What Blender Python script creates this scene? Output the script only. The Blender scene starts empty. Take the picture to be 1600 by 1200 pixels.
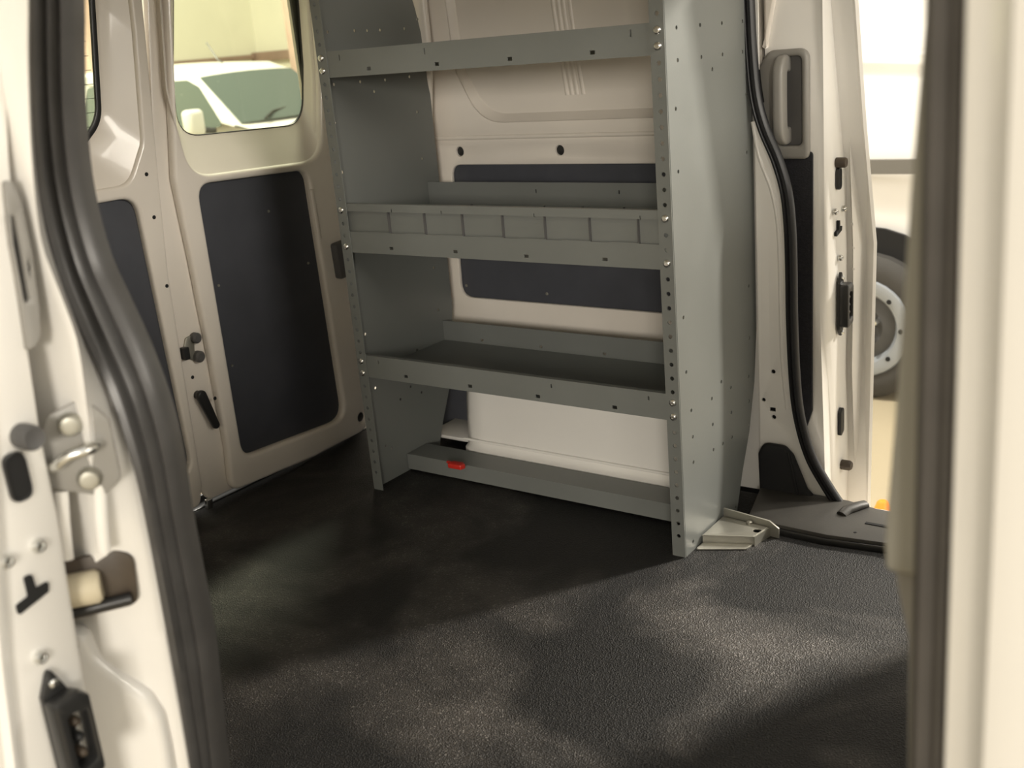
import bpy, bmesh, math, random
from mathutils import Vector, Matrix, Euler, geometry
R = math.radians
random.seed(4)
SC = bpy.context.scene
COL = SC.collection

# ------------------------------------------------------------------ camera
CAM = Vector((1.6857, -1.6884, 0.9748))
FPX = 1709.53
EUL = Euler((R(72.2905), R(4.8517), R(35.2625)), 'XYZ')
cd = bpy.data.cameras.new('camera')
cam = bpy.data.objects.new('camera', cd); COL.objects.link(cam)
cam.location = CAM; cam.rotation_euler = EUL
cd.sensor_fit = 'HORIZONTAL'; cd.sensor_width = 36.0
cd.lens = FPX * 36.0 / 1600.0
cd.clip_start = 0.02; cd.clip_end = 200
cd.dof.use_dof = True; cd.dof.focus_distance = 2.1; cd.dof.aperture_fstop = 5.6
SC.camera = cam
ROT = EUL.to_matrix()

# ------------------------------------------------------------------ world, lights, exposure
w = bpy.data.worlds.new('hall_light'); SC.world = w; w.use_nodes = True
w.node_tree.nodes['Background'].inputs[0].default_value = (1.0, 0.95, 0.85, 1)
w.node_tree.nodes['Background'].inputs[1].default_value = 0.42
def area(name, loc, target, sx, sy, power, col):
    d = bpy.data.lights.new(name, 'AREA'); d.shape = 'RECTANGLE'; d.size = sx; d.size_y = sy
    d.energy = power; d.color = col
    o = bpy.data.objects.new(name, d); COL.objects.link(o); o.location = loc
    o.rotation_euler = (Vector(target) - Vector(loc)).to_track_quat('-Z', 'Y').to_euler()
    return o
WARM = (1.0, 0.93, 0.82)
area('ceiling_lamp_far', (3.6, 4.3, 3.0), (0.5, -0.4, 0), 0.4, 0.4, 230, WARM)
area('fill_light_near', (4.6, -6.5, 1.75), (0.4, 0.0, 0.5), 1.6, 1.0, 140, WARM)  # added low fill through the near doorway, not a ceiling fitting
area('fill_light_front', (5.2, -0.5, 1.95), (0.0, -0.2, 0.7), 2.4, 0.9, 72, WARM)  # unseen fill added to brighten the rear doors and shelf side panel
area('fill_light_between', (1.4, 1.5, 3.3), (1.2, 2.2, 0.0), 1.6, 0.3, 36, WARM)  # added to brighten the side of the parked van
area('fill_light_back', (-8.0, 3.0, 5.5), (-10.0, 6.5, 1.0), 3.0, 1.0, 560, WARM)  # added to brighten the hall behind the rear windows
area('ceiling_lamp_rear', (-1.35, 1.6, 3.6), (0.05, -0.4, 0), 0.35, 0.35, 105, (1.0, 0.95, 0.84))
SC.view_settings.view_transform = 'Standard'; SC.view_settings.look = 'None'
SC.view_settings.exposure = 1.0; SC.view_settings.gamma = 1.0
SC.view_settings.use_curve_mapping = False

# ------------------------------------------------------------------ measuring helpers
def ray(u, v):
    return ROT @ Vector(((u - 800) / FPX, (600 - v) / FPX, -1))
class Plane:
    """a real plane of the van: local (a, b) in the plane, c along its normal"""
    def __init__(s, o, u, v):
        s.o = Vector(o); s.u = Vector(u).normalized(); s.v = Vector(v).normalized(); s.w = s.u.cross(s.v)
    def on(s, u, v):
        d = ray(u, v); k = (s.o - CAM).dot(s.w) / d.dot(s.w); p = CAM + d * k - s.o
        return (p.dot(s.u), p.dot(s.v))
    def pts(s, L): return [s.on(*p) for p in L]
    def at(s, a, b, c=0): return s.o + s.u * a + s.v * b + s.w * c
    def mat(s):
        m = Matrix.Identity(4)
        for i, q in enumerate((s.u, s.v, s.w, s.o)):
            for r in range(3): m[r][i] = q[r]
        return m
def XZ(y): return Plane((0, y, 0), (1, 0, 0), (0, 0, 1))        # normal towards -y
def YZ(x): return Plane((x, 0, 0), (0, 1, 0), (0, 0, 1))        # normal towards +x
def XY(z): return Plane((0, 0, z), (1, 0, 0), (0, 1, 0))        # normal up

def rounded(P, r, n=6):
    P = [Vector(p) for p in P]; out = []; k = len(P)
    for i in range(k):
        a, b, c = P[i - 1], P[i], P[(i + 1) % k]
        rr = r[i] if isinstance(r, (list, tuple)) else r
        d1 = (a - b); d2 = (c - b); l1 = d1.length; l2 = d2.length
        if rr <= 0: out += [tuple(b)] * (n + 1); continue
        d1 /= l1; d2 /= l2
        ang = max(0.05, math.acos(max(-1, min(1, d1.dot(d2)))))
        t = min(rr / math.tan(ang / 2), l1 * .48, l2 * .48)
        for j in range(n + 1):
            s = j / n; q = (b + d1 * t) * (1 - s) ** 2 + b * 2 * s * (1 - s) + (b + d2 * t) * s ** 2
            out.append(tuple(q))
    return out
def dedupe(L):
    o = []
    for p in L:
        if not o or (Vector(p) - Vector(o[-1])).length > 1e-5: o.append(p)
    if (Vector(o[0]) - Vector(o[-1])).length < 1e-5: o.pop()
    return o
def rect(a0, b0, a1, b1, r=0, n=4):
    P = [(a0, b0), (a1, b0), (a1, b1), (a0, b1)]
    return rounded(P, r, n) if r else P
def circ(a, b, r, n=14, sy=1.0):
    return [(a + r * math.cos(2 * math.pi * i / n), b + r * sy * math.sin(2 * math.pi * i / n)) for i in range(n)]
def smooth(L, n=6):
    """Catmull-Rom through the points"""
    L = [Vector(p) for p in L]; o = []
    for i in range(len(L) - 1):
        p0 = L[max(i - 1, 0)]; p1 = L[i]; p2 = L[i + 1]; p3 = L[min(i + 2, len(L) - 1)]
        for j in range(n):
            t = j / n
            o.append(0.5 * ((2 * p1) + (p2 - p0) * t + (2 * p0 - 5 * p1 + 4 * p2 - p3) * t * t + (3 * p1 - p0 - 3 * p2 + p3) * t ** 3))
    o.append(L[-1]); return o

# ------------------------------------------------------------------ object helpers
def finish(o, m, parent, ang=35):
    me = o.data
    if m and not me.materials: me.materials.append(m)
    if len(me.polygons):
        me.polygons.foreach_set('use_smooth', [True] * len(me.polygons))
        me.set_sharp_from_angle(angle=R(ang))
    if parent:
        o.parent = parent; o.matrix_parent_inverse = Matrix.Translation(parent.location).inverted()
    return o
def mesh_obj(name, verts, faces, m, parent=None, ang=35):
    me = bpy.data.meshes.new(name); me.from_pydata([tuple(v) for v in verts], [], faces); me.update()
    bm = bmesh.new(); bm.from_mesh(me); bmesh.ops.recalc_face_normals(bm, faces=bm.faces); bm.to_mesh(me); bm.free()
    o = bpy.data.objects.new(name, me); COL.objects.link(o)
    return finish(o, m, parent, ang)
def bm_obj(name, bm, m, parent=None, ang=35):
    bmesh.ops.recalc_face_normals(bm, faces=bm.faces)
    me = bpy.data.meshes.new(name); bm.to_mesh(me); bm.free()
    o = bpy.data.objects.new(name, me); COL.objects.link(o)
    return finish(o, m, parent, ang)
def inset(L, d):
    """closed loop moved by d towards its left side (mitred)"""
    n = len(L); o = []
    for i in range(n):
        p0 = Vector(L[i - 1]); p1 = Vector(L[i]); p2 = Vector(L[(i + 1) % n])
        e1 = (p1 - p0).normalized(); e2 = (p2 - p1).normalized()
        n1 = Vector((-e1.y, e1.x)); n2 = Vector((-e2.y, e2.x)); m_ = n1 + n2
        if m_.length < 1e-4: m_ = n1.copy()
        m_.normalize(); k = max(.5, m_.dot(n1))
        o.append(tuple(p1 + m_ * (d / k)))
    return o
def inside(x, y, L):
    c = False; n = len(L)
    for i in range(n):
        x0, y0 = L[i - 1]; x1, y1 = L[i]
        if (y0 > y) != (y1 > y) and x < (x1 - x0) * (y - y0) / (y1 - y0) + x0: c = not c
    return c
def plate(name, pl, outer, holes, c0, c1, m, parent=None, bevel=0.0, bres=2):
    """sheet piece in plane pl between heights c0..c1 with real cut-outs and rounded rims"""
    loops = []
    for k, L in enumerate([outer] + list(holes)):
        L = dedupe([tuple(p) for p in L])
        ar = sum(L[i - 1][0] * L[i][1] - L[i][0] * L[i - 1][1] for i in range(len(L)))
        if (ar < 0) != (k > 0): L = L[::-1]            # outline counter-clockwise, cut-outs clockwise
        loops.append(L)
    bevel = min(bevel, (c1 - c0) * .499)
    if bevel > 1e-5:
        st = [(bevel * (1 - math.sin(t)), bevel * (1 - math.cos(t))) for t in [math.pi / 2 * i / bres for i in range(bres + 1)]]
        prof = [(d, c0 + h) for d, h in st] + [(d, c1 - h) for d, h in st[::-1]]
        cap = [inset(L, bevel) for L in loops]
    else:
        prof = [(0, c0), (0, c1)]; cap = loops
    flat = [p for L in cap for p in L]; ed = []; k = 0
    for L in cap:
        ed += [(k + i, k + (i + 1) % len(L)) for i in range(len(L))]; k += len(L)
    vo, _, fo, ov, _, _ = geometry.delaunay_2d_cdt([Vector(p) for p in flat], ed, [], 0, 1e-7)
    tri = []
    for f in fo:
        cx = sum(vo[i].x for i in f) / 3; cy = sum(vo[i].y for i in f) / 3
        if inside(cx, cy, cap[0]) and not any(inside(cx, cy, H) for H in cap[1:]): tri.append(f)
    V = []; Fc = []
    V = []; Fc = []
    for c, flip in ((c0, True), (c1, False)):
        o_ = len(V); V += [pl.at(q.x, q.y, c) for q in vo]
        Fc += [tuple(o_ + i for i in (f[::-1] if flip else f)) for f in tri]
    for L in loops:
        o_ = len(V); n = len(L)
        for d, c in prof: V += [pl.at(p[0], p[1], c) for p in (inset(L, d) if d else L)]
        for r_ in range(len(prof) - 1):
            for i in range(n):
                j = (i + 1) % n; Fc.append((o_ + r_ * n + i, o_ + r_ * n + j, o_ + (r_ + 1) * n + j, o_ + (r_ + 1) * n + i))
    me = bpy.data.meshes.new(name); me.from_pydata([tuple(v) for v in V], [], Fc)
    bm = bmesh.new(); bm.from_mesh(me); bmesh.ops.remove_doubles(bm, verts=bm.verts, dist=2e-6)
    bmesh.ops.recalc_face_normals(bm, faces=bm.faces); bm.to_mesh(me); bm.free()
    o = bpy.data.objects.new(name, me); COL.objects.link(o)
    return finish(o, m, parent)
def loft(name, loops, m, parent=None, closed=True, caps=False, ang=50):
    n = len(loops[0]); V = [p for L in loops for p in L]; Fc = []
    for i in range(len(loops) - 1):
        for j in range(n if closed else n - 1):
            k = (j + 1) % n; Fc.append((i * n + j, i * n + k, (i + 1) * n + k, (i + 1) * n + j))
    if caps:
        Fc.append(tuple(range(n))[::-1]); Fc.append(tuple(range((len(loops) - 1) * n, len(loops) * n)))
    return mesh_obj(name, V, Fc, m, parent, ang)
def ringloft(name, pl, rings, m, parent=None, ang=60):
    """rings: [(list of (a,b), c), ...] of equal count, joined in order"""
    return loft(name, [[pl.at(a, b, c) for a, b in L] for L, c in rings], m, parent, True, False, ang)
def box(name, lo, hi, m, parent=None, bev=0.0, seg=2):
    bm = bmesh.new(); bmesh.ops.create_cube(bm, size=1)
    for v in bm.verts: v.co = Vector([lo[i] + (v.co[i] + .5) * (hi[i] - lo[i]) for i in range(3)])
    if bev: bmesh.ops.bevel(bm, geom=bm.edges[:], offset=bev, segments=seg, affect='EDGES', profile=.5)
    return bm_obj(name, bm, m, parent)
def sweep(name, path, prof, m, parent=None, up=(0, 1, 0), caps=True, closed_prof=True):
    """prof: (side, up) pairs carried along the path; side is path x up"""
    path = [Vector(p) for p in path]; up = Vector(up); loops = []
    for i, p in enumerate(path):
        t = (path[min(i + 1, len(path) - 1)] - path[max(i - 1, 0)]).normalized()
        s = t.cross(up).normalized(); u = s.cross(t).normalized()
        loops.append([p + s * a + u * b for a, b in prof])
    return loft(name, loops, m, parent, closed_prof, caps)
def tube(name, path, r, m, parent=None, n=8, up=(0.1, 0.2, 1)):
    return sweep(name, path, circ(0, 0, r, n), m, parent, up)
def lathe(name, prof, o, axis, m, parent=None, n=24, ang=40):
    """prof: (radius, height) along axis from o; closed at ends with radius 0"""
    ax = Vector(axis).normalized(); q = ax.to_track_quat('Z', 'Y').to_matrix(); bm = bmesh.new(); rows = []
    for r, h in prof:
        if r < 1e-6: rows.append([bm.verts.new(Vector(o) + ax * h)])
        else: rows.append([bm.verts.new(Vector(o) + q @ Vector((r * math.cos(2 * math.pi * i / n), r * math.sin(2 * math.pi * i / n), h))) for i in range(n)])
    for a, b in zip(rows, rows[1:]):
        for i in range(n):
            j = (i + 1) % n
            if len(a) == 1 and len(b) == 1: continue
            if len(a) == 1: bm.faces.new((a[0], b[i], b[j]))
            elif len(b) == 1: bm.faces.new((a[i], a[j], b[0]))
            else: bm.faces.new((a[i], a[j], b[j], b[i]))
    return bm_obj(name, bm, m, parent, ang)
def join(name, objs, parent=None):
    bm = bmesh.new(); m = objs[0].data.materials[0]
    for o in objs: bm.from_mesh(o.data); bpy.data.objects.remove(o)
    return bm_obj(name, bm, m, parent)
def tag(o, label, cat, kind=None, group=None):
    o['label'] = label; o['category'] = cat
    if kind: o['kind'] = kind
    if group: o['group'] = group
    return o
def thing(name, loc, label, cat, kind=None, group=None):
    o = bpy.data.objects.new(name, None); COL.objects.link(o); o.location = loc; o.empty_display_size = .1
    return tag(o, label, cat, kind, group)
def inst(src, name, parent, loc, rot=None):
    """another piece sharing src's mesh, its origin at loc"""
    o = bpy.data.objects.new(name, src); COL.objects.link(o); o.location = loc
    if rot is not None: o.rotation_euler = rot
    o.parent = parent; o.matrix_parent_inverse = Matrix.Translation(parent.location).inverted()
    return o

# ------------------------------------------------------------------ materials
def mat(name, col, rough=.5, metal=0.0, var=0.0, scale=8.0, bump=0.0, bscale=80.0, coat=0.0, spec=.5, rvar=0.0):
    m = bpy.data.materials.new(name); m.use_nodes = True; nt = m.node_tree; b = nt.nodes['Principled BSDF']
    b.inputs['Base Color'].default_value = (*col, 1); b.inputs['Roughness'].default_value = rough
    b.inputs['Metallic'].default_value = metal; b.inputs['Coat Weight'].default_value = coat
    b.inputs['Coat Roughness'].default_value = .08; b.inputs['Specular IOR Level'].default_value = spec
    tc = nt.nodes.new('ShaderNodeTexCoord')
    if var or rvar:
        n = nt.nodes.new('ShaderNodeTexNoise'); n.inputs['Scale'].default_value = scale; n.inputs['Detail'].default_value = 5
        nt.links.new(tc.outputs['Object'], n.inputs['Vector'])
        if var:
            r = nt.nodes.new('ShaderNodeMapRange'); r.inputs[1].default_value = .3; r.inputs[2].default_value = .7
            r.inputs[3].default_value = 1 - var; r.inputs[4].default_value = 1 + var
            nt.links.new(n.outputs['Fac'], r.inputs[0])
            mx = nt.nodes.new('ShaderNodeVectorMath'); mx.operation = 'SCALE'; mx.inputs[0].default_value = col
            nt.links.new(r.outputs[0], mx.inputs['Scale']); nt.links.new(mx.outputs[0], b.inputs['Base Color'])
        if rvar:
            r = nt.nodes.new('ShaderNodeMapRange'); r.inputs[1].default_value = .35; r.inputs[2].default_value = .65
            r.inputs[3].default_value = rough - rvar; r.inputs[4].default_value = rough + rvar
            nt.links.new(n.outputs['Fac'], r.inputs[0]); nt.links.new(r.outputs[0], b.inputs['Roughness'])
    if bump:
        n = nt.nodes.new('ShaderNodeTexNoise'); n.inputs['Scale'].default_value = bscale; n.inputs['Detail'].default_value = 3
        nt.links.new(tc.outputs['Object'], n.inputs['Vector'])
        bp = nt.nodes.new('ShaderNodeBump'); bp.inputs['Strength'].default_value = bump; bp.inputs['Distance'].default_value = .002
        nt.links.new(n.outputs['Fac'], bp.inputs['Height']); nt.links.new(bp.outputs[0], b.inputs['Normal'])
    return m
M = {}
M['paint'] = mat('white_body_paint', (.84, .82, .78), .28, coat=.5, var=.02, scale=3)
M['primer'] = mat('inner_body_paint', (.80, .745, .675), .30, coat=.4, var=.03, scale=4)
M['shelf'] = mat('grey_shelf_enamel', (.178, .187, .178), .42, var=.04, scale=6, bump=.05, bscale=300, rvar=.05)
M['bolt'] = mat('zinc_bolt', (.75, .75, .73), .25, metal=1)
M['steel'] = mat('galvanised_steel', (.40, .39, .34), .42, metal=.7, var=.1, scale=20)
M['lining'] = mat('navy_lining_board', (.06, .063, .076), .5, var=.1, scale=12, bump=.1, bscale=500)
M['carpet'] = mat('black_carpet', (.012, .012, .016), .8, var=.3, scale=150, bump=.8, bscale=260)
M['rubber'] = mat('black_rubber', (.016, .016, .018), .42, var=.1, scale=30)
M['rubber_dusty'] = mat('dusty_rubber', (.065, .063, .062), .36, var=.15, scale=25)
M['rubber_brown'] = mat('grey_brown_rubber', (.07, .063, .056), .55, var=.1, scale=25)
M['black'] = mat('black_plastic', (.02, .02, .02), .35)
M['blackmat'] = mat('black_moulded_plastic', (.012, .012, .013), .75, bump=.15, bscale=400)
M['sill'] = mat('sill_plastic', (.05, .047, .042), .5, var=.15, scale=14, bump=.1, bscale=300)
M['grey'] = mat('grey_plastic', (.26, .25, .23), .42, bump=.05, bscale=300)
M['trimgrey'] = mat('pale_grey_trim', (.33, .32, .28), .5)
M['darkgrey'] = mat('dark_grey_plastic', (.09, .088, .088), .5)
M['hole'] = mat('dark_cavity', (.01, .01, .01), .9)
M['red'] = mat('red_plastic', (.55, .03, .02), .35)
M['orange'] = mat('orange_plastic', (.95, .28, .02), .4)
M['brown'] = mat('greasy_brown_steel', (.06, .045, .032), .45, var=.3, scale=30)
M['cream'] = mat('cream_nylon', (.62, .55, .40), .5)
M['tyre'] = mat('tyre_rubber', (.05, .047, .042), .75, bump=.3, bscale=60)
M['rim'] = mat('grey_steel_rim', (.30, .32, .34), .45, metal=.3)
M['wheeldisc'] = mat('dark_wheel_disc', (.07, .07, .07), .5, metal=.2)
M['moulding'] = mat('grey_side_moulding', (.13, .122, .105), .5)
M['carglass'] = mat('dark_car_glass', (.10, .125, .11), .06, spec=.7)
M['ground'] = mat('tan_hall_concrete', (.40, .34, .23), .45, var=.06, scale=2, bump=.1, bscale=30)
M['hallwall'] = mat('cream_hall_wall', (.80, .78, .66), .8, var=.03, scale=1.5)
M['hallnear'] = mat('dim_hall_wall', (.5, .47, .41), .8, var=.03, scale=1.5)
M['hallbrown'] = mat('brown_wall_rail', (.32, .22, .18), .6, var=.1, scale=5)
M['hallpost'] = mat('pinkish_steel_post', (.50, .36, .29), .6, var=.1, scale=5)
SEED_OFFSET = (0.0, 0.0, 6.37)  # picked so dark patches fall in the shaded middle of the mat
# black speckled cargo mat: coarse grain, worn and dusty patches that also paint in shade
def floor_mat():
    m = bpy.data.materials.new('black_grained_mat'); m.use_nodes = True; nt = m.node_tree; b = nt.nodes['Principled BSDF']
    tc = nt.nodes.new('ShaderNodeTexCoord')
    def noise(s, d=4, dist=0.0):
        n = nt.nodes.new('ShaderNodeTexNoise'); n.inputs['Scale'].default_value = s; n.inputs['Detail'].default_value = d
        n.inputs['Distortion'].default_value = dist
        nt.links.new(tc.outputs['Object'], n.inputs['Vector']); return n
    def ramp(src, a, c, lo, hi):
        r = nt.nodes.new('ShaderNodeMapRange'); r.inputs[1].default_value = a; r.inputs[2].default_value = c
        r.inputs[3].default_value = lo; r.inputs[4].default_value = hi; nt.links.new(src, r.inputs[0]); return r.outputs[0]
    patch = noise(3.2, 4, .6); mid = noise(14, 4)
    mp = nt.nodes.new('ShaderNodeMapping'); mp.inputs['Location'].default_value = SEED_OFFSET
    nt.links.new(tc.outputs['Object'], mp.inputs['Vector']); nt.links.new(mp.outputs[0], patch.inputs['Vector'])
    dust_shade = ramp(patch.outputs['Fac'], .45, .66, 0.03, 1.0)
    mul = nt.nodes.new('ShaderNodeMath'); mul.operation = 'MULTIPLY'; nt.links.new(dust_shade, mul.inputs[0])
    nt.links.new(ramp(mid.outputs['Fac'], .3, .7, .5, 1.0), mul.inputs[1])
    # painted shade: mat colour lightens towards the doorways so the middle stays dark
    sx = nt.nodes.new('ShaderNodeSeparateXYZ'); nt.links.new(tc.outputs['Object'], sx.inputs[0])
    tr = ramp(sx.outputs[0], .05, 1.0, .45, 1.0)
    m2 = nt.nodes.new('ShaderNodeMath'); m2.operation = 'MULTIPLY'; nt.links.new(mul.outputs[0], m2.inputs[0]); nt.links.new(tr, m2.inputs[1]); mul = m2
    cr = nt.nodes.new('ShaderNodeMix'); cr.data_type = 'RGBA'
    cr.inputs[6].default_value = (.002, .002, .0022, 1); cr.inputs[7].default_value = (.11, .100, .092, 1)
    nt.links.new(mul.outputs[0], cr.inputs[0])
    nt.links.new(cr.outputs[2], b.inputs['Base Color'])
    nt.links.new(ramp(mul.outputs[0], 0, 1, .62, .33), b.inputs['Roughness'])
    vor = nt.nodes.new('ShaderNodeTexVoronoi'); vor.inputs['Scale'].default_value = 420
    nt.links.new(tc.outputs['Object'], vor.inputs['Vector'])
    bp = nt.nodes.new('ShaderNodeBump'); bp.inputs['Strength'].default_value = .9; bp.inputs['Distance'].default_value = .0022
    nt.links.new(vor.outputs['Distance'], bp.inputs['Height'])
    nt.links.new(bp.outputs[0], b.inputs['Normal'])
    # scattered pale grains in the coating
    sp = nt.nodes.new('ShaderNodeSeparateColor'); nt.links.new(vor.outputs['Color'], sp.inputs[0])
    gr = nt.nodes.new('ShaderNodeMix'); gr.data_type = 'RGBA'; gr.inputs[7].default_value = (.30, .28, .26, 1)
    gm = nt.nodes.new('ShaderNodeMath'); gm.operation = 'MULTIPLY'
    nt.links.new(ramp(sp.outputs[0], .90, .97, 0, 1), gm.inputs[0]); nt.links.new(ramp(mul.outputs[0], .1, .7, .06, .8), gm.inputs[1])
    nt.links.new(gm.outputs[0], gr.inputs[0]); nt.links.new(cr.outputs[2], gr.inputs[6])
    nt.links.new(gr.outputs[2], b.inputs['Base Color'])
    b.inputs['Specular IOR Level'].default_value = .5
    return m
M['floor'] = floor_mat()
def glass_mat(name, tint):
    m = bpy.data.materials.new(name); m.use_nodes = True; nt = m.node_tree; nt.nodes.remove(nt.nodes['Principled BSDF'])
    t = nt.nodes.new('ShaderNodeBsdfTransparent'); t.inputs[0].default_value = (*tint, 1)
    g = nt.nodes.new('ShaderNodeBsdfGlossy'); g.inputs['Roughness'].default_value = .02
    lw = nt.nodes.new('ShaderNodeLayerWeight'); lw.inputs[0].default_value = .5
    pw = nt.nodes.new('ShaderNodeMath'); pw.operation = 'POWER'; pw.inputs[1].default_value = 5; nt.links.new(lw.outputs['Facing'], pw.inputs[0])
    f = nt.nodes.new('ShaderNodeMapRange'); f.inputs[3].default_value = .04; f.inputs[4].default_value = .9; nt.links.new(pw.outputs[0], f.inputs[0])
    mx = nt.nodes.new('ShaderNodeMixShader'); nt.links.new(f.outputs[0], mx.inputs[0])
    nt.links.new(t.outputs[0], mx.inputs[1]); nt.links.new(g.outputs[0], mx.inputs[2])
    nt.links.new(mx.outputs[0], nt.nodes['Material Output'].inputs[0]); return m
M['glass'] = glass_mat('green_tinted_glass', (.93, .96, .86))

# ------------------------------------------------------------------ the hall around the vans
GZ = -0.56
tag(box('ground', (-16, -9.2, GZ - .1), (9, 15, GZ), M['ground']), 'tan concrete hall floor outside the van', 'floor', 'structure')
tag(box('wall_hall_rear', (-14.2, -9.2, GZ), (-14, 15, 5.0), M['hallwall']), 'cream hall wall far behind the rear windows', 'wall', 'structure')
tag(box('wall_hall_far', (-14, 12.5, GZ), (9, 12.7, 5.0), M['hallwall']), 'cream hall wall beyond the parked white vans', 'wall', 'structure')
tag(box('wall_hall_near', (-14, -9.2, GZ), (9, -9.0, 5.0), M['hallnear']), 'dim hall wall behind the near side doorway', 'wall', 'structure')
tag(box('trim_1', (-14, 12.36, .90), (9, 12.5, 1.06), M['hallbrown'], bev=.01), 'brown rail along the cream hall wall behind the parked car', 'rail', 'structure')

tag(box('trim_10', (-14, -9, .95), (-13.9, 12.36, 1.03), M['hallbrown'], bev=.01), 'thin brown rail along the rear hall wall seen above the parked car roof', 'rail', 'structure')

# ------------------------------------------------------------------ van floor and shell
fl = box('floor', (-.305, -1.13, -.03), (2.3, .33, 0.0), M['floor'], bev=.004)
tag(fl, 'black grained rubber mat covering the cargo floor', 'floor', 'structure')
base = box('floor', (-.36, -1.14, -.16), (2.3, .42, -.031), M['primer']); tag(base, 'painted underbody under the black cargo mat', 'floor', 'structure')
tag(box('ceiling', (-.36, -1.12, 1.36), (1.75, .40, 1.40), M['primer'], bev=.01), 'white painted van roof over the cargo bay', 'roof', 'structure')

tag(box('light_baffle', (1.78, -1.08, -.03), (1.82, .36, .95), M['trimgrey'], bev=.01), 'low grey bulkhead added unseen at the cab to block low light', 'baffle', 'structure')  # unseen panel put in to keep low cab light off the shelf side

# far wall ---------------------------------------------------------------------------------
wf = thing('wall_far', (.4, .41, 0), 'white painted inner van side behind the shelving with navy lining board', 'wall', 'structure')
PW = XZ(.40)
lin = rounded([(-.012, .36), (.785, .36), (.785, .688), (-.002, .688)], [.035, .02, .02, .03], 6)
plugs = [PW.on(718, 237), PW.on(874, 235)]
holes_w = [lin] + [circ(a, b, .011, 16) for a, b in plugs]
plate('belt_panel', PW, [(-.3, .20), (.802, .20), (.802, .752), (-.3, .752)], holes_w, -.012, 0, M['primer'], wf, .004)
plate('lining_board', PW, rounded([(-.04, .33), (.80, .33), (.80, .72), (-.04, .72)], .02), [], -.022, -.0125, M['lining'], wf)
for a, b in [PW.on(850, 461), PW.on(724, 448)]:
    lathe('rivet', [(.004, 0), (.003, .0015), (0, .002)], PW.at(a, b, -.0125), PW.w, M['steel'], wf, 10)
for a, b in plugs: lathe('hole_plug', [(.0125, 0), (.0125, .003), (.009, .005), (0, .005)], PW.at(a, b, -.010), PW.w, M['black'], wf, 16)
# upper side leans inwards
PU = Plane((0, .40, .752), (1, 0, 0), (0, -.085, 1))
out_r = rounded([(.10, .033), (.785, .033), (.785, .60), (.055, .60), (.046, .16)], [.10, .05, .05, .05, .12], 8)
in_r = rounded([(.114, .05), (.775, .05), (.775, .58), (.07, .58), (.062, .165)], [.09, .05, .05, .05, .11], 8)
plate('upper_panel', PU, [(-.3, 0), (.802, 0), (.802, .62), (-.3, .62)], [out_r], -.012, 0, M['primer'], wf, .002)
ringloft('pressing_step', PU, [(out_r, 0), (out_r, -.004), (in_r, -.016), (in_r, -.018)], M['primer'], wf)
plate('outer_skin', PU, [(.0, 0), (.80, 0), (.80, .61), (.0, .61)], [], -.022, -.017, M['primer'], wf)
sweep('belt_crease', [(-.28, .399, .752), (.2, .399, .752), (.80, .399, .752)], circ(0, 0, .005, 10, .7), M['primer'], wf, (0, 1, 0))
for dx in (0, .013, .026, .042):     # pressed stiffening ribs
    a0, b0 = PU.on(872, 60); a1, b1 = PU.on(880, 146)
    sweep('pressed_rib', [PU.at(.318 + dx, .62, -.0165), PU.at(.330 + dx, .20, -.0165), PU.at(.338 + dx, .085, -.0165)], circ(0, 0, .005, 8, .5), M['primer'], wf, (0, 1, 0))
# corner post between shelving and rear door
plate('corner_post', Plane((0, .398, 0), (1, 0, 0), (0, -.05, 1)), [(-.31, .34), (-.03, .35), (-.03, .68), (.02, .95), (.03, 1.34), (-.31, 1.34)], [], -.004, .014, M['primer'], wf, .009, 4)
# wheel arch: bulged box with rounded shoulders
prof = [(.41, .262), (.34, .266), (.285, .261), (.246, .244), (.226, .210), (.216, .15), (.210, .072), (.208, .050), (.196, .044), (.194, -.01)]
L = []
for x, k, zz in ((.085, .14, .8), (.092, .06, .90), (.105, .02, .97), (.13, .004, .995), (.17, 0, 1), (.5, 0, 1), (.78, 0, 1)):
    L.append([Vector((x, y + k * (1 if y < .4 else 0), z * zz if z > .03 else z)) for y, z in prof])
loft('wheel_arch', L, M['paint'], wf, closed=False, ang=60)
for x in (.20, .285):
    sweep('pressed_dimple', [(x, .236, .236), (x + .004, .229, .218), (x + .012, .2245, .203), (x + .025, .2265, .211), (x + .028, .233, .232)], circ(0, 0, .004, 8, .6), M['paint'], wf, (0, 1, 0))
sweep('arch_ledge', [(.11, .208, .066), (.45, .208, .066), (.78, .208, .066)], circ(0, 0, .0035, 8), M['paint'], wf, (0, 1, 0))
box('wall_foot', (-.28, .38, -.03), (.84, .40, .22), M['lining'], wf)
box('floor_flange', (-.06, .27, .026), (.12, .385, .036), M['paint'], wf, .004)
# pillar behind the shelving, at the rear of the far side doorway
PP = XZ(.336)
seal_px = [(1166, -120), (1171, 0), (1175, 80), (1182, 150), (1195, 200), (1216, 250), (1230, 300), (1236, 360), (1238, 430), (1239, 500), (1243, 590), (1250, 650), (1266, 708), (1288, 750), (1316, 792), (1340, 815)]
SP = XZ(.325)
seal_path = smooth([Vector((*SP.on(u, v), 0)) for u, v in seal_px], 5)
seal3 = [SP.at(p.x, p.y, 0) for p in seal_path]
edge = [(p.x, p.y) for p in seal_path if p.y > -.02]
poly = [(.806, -.02)] + [(edge[-1][0], -.02)] + edge[::-1] + [(edge[0][0], 1.34), (.806, 1.34)]
hp = [circ(*PP.on(1208, 581), .0045, 10), circ(*PP.on(1193, 625), .004, 10), circ(*PP.on(1209, 652), .0045, 10)]
a, b = PP.on(1207, 640); hp.append(rect(a - .006, b - .004, a + .006, b + .004))
plate('rear_pillar', PP, poly, hp, -.006, 0, M['paint'], wf, .002)
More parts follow.
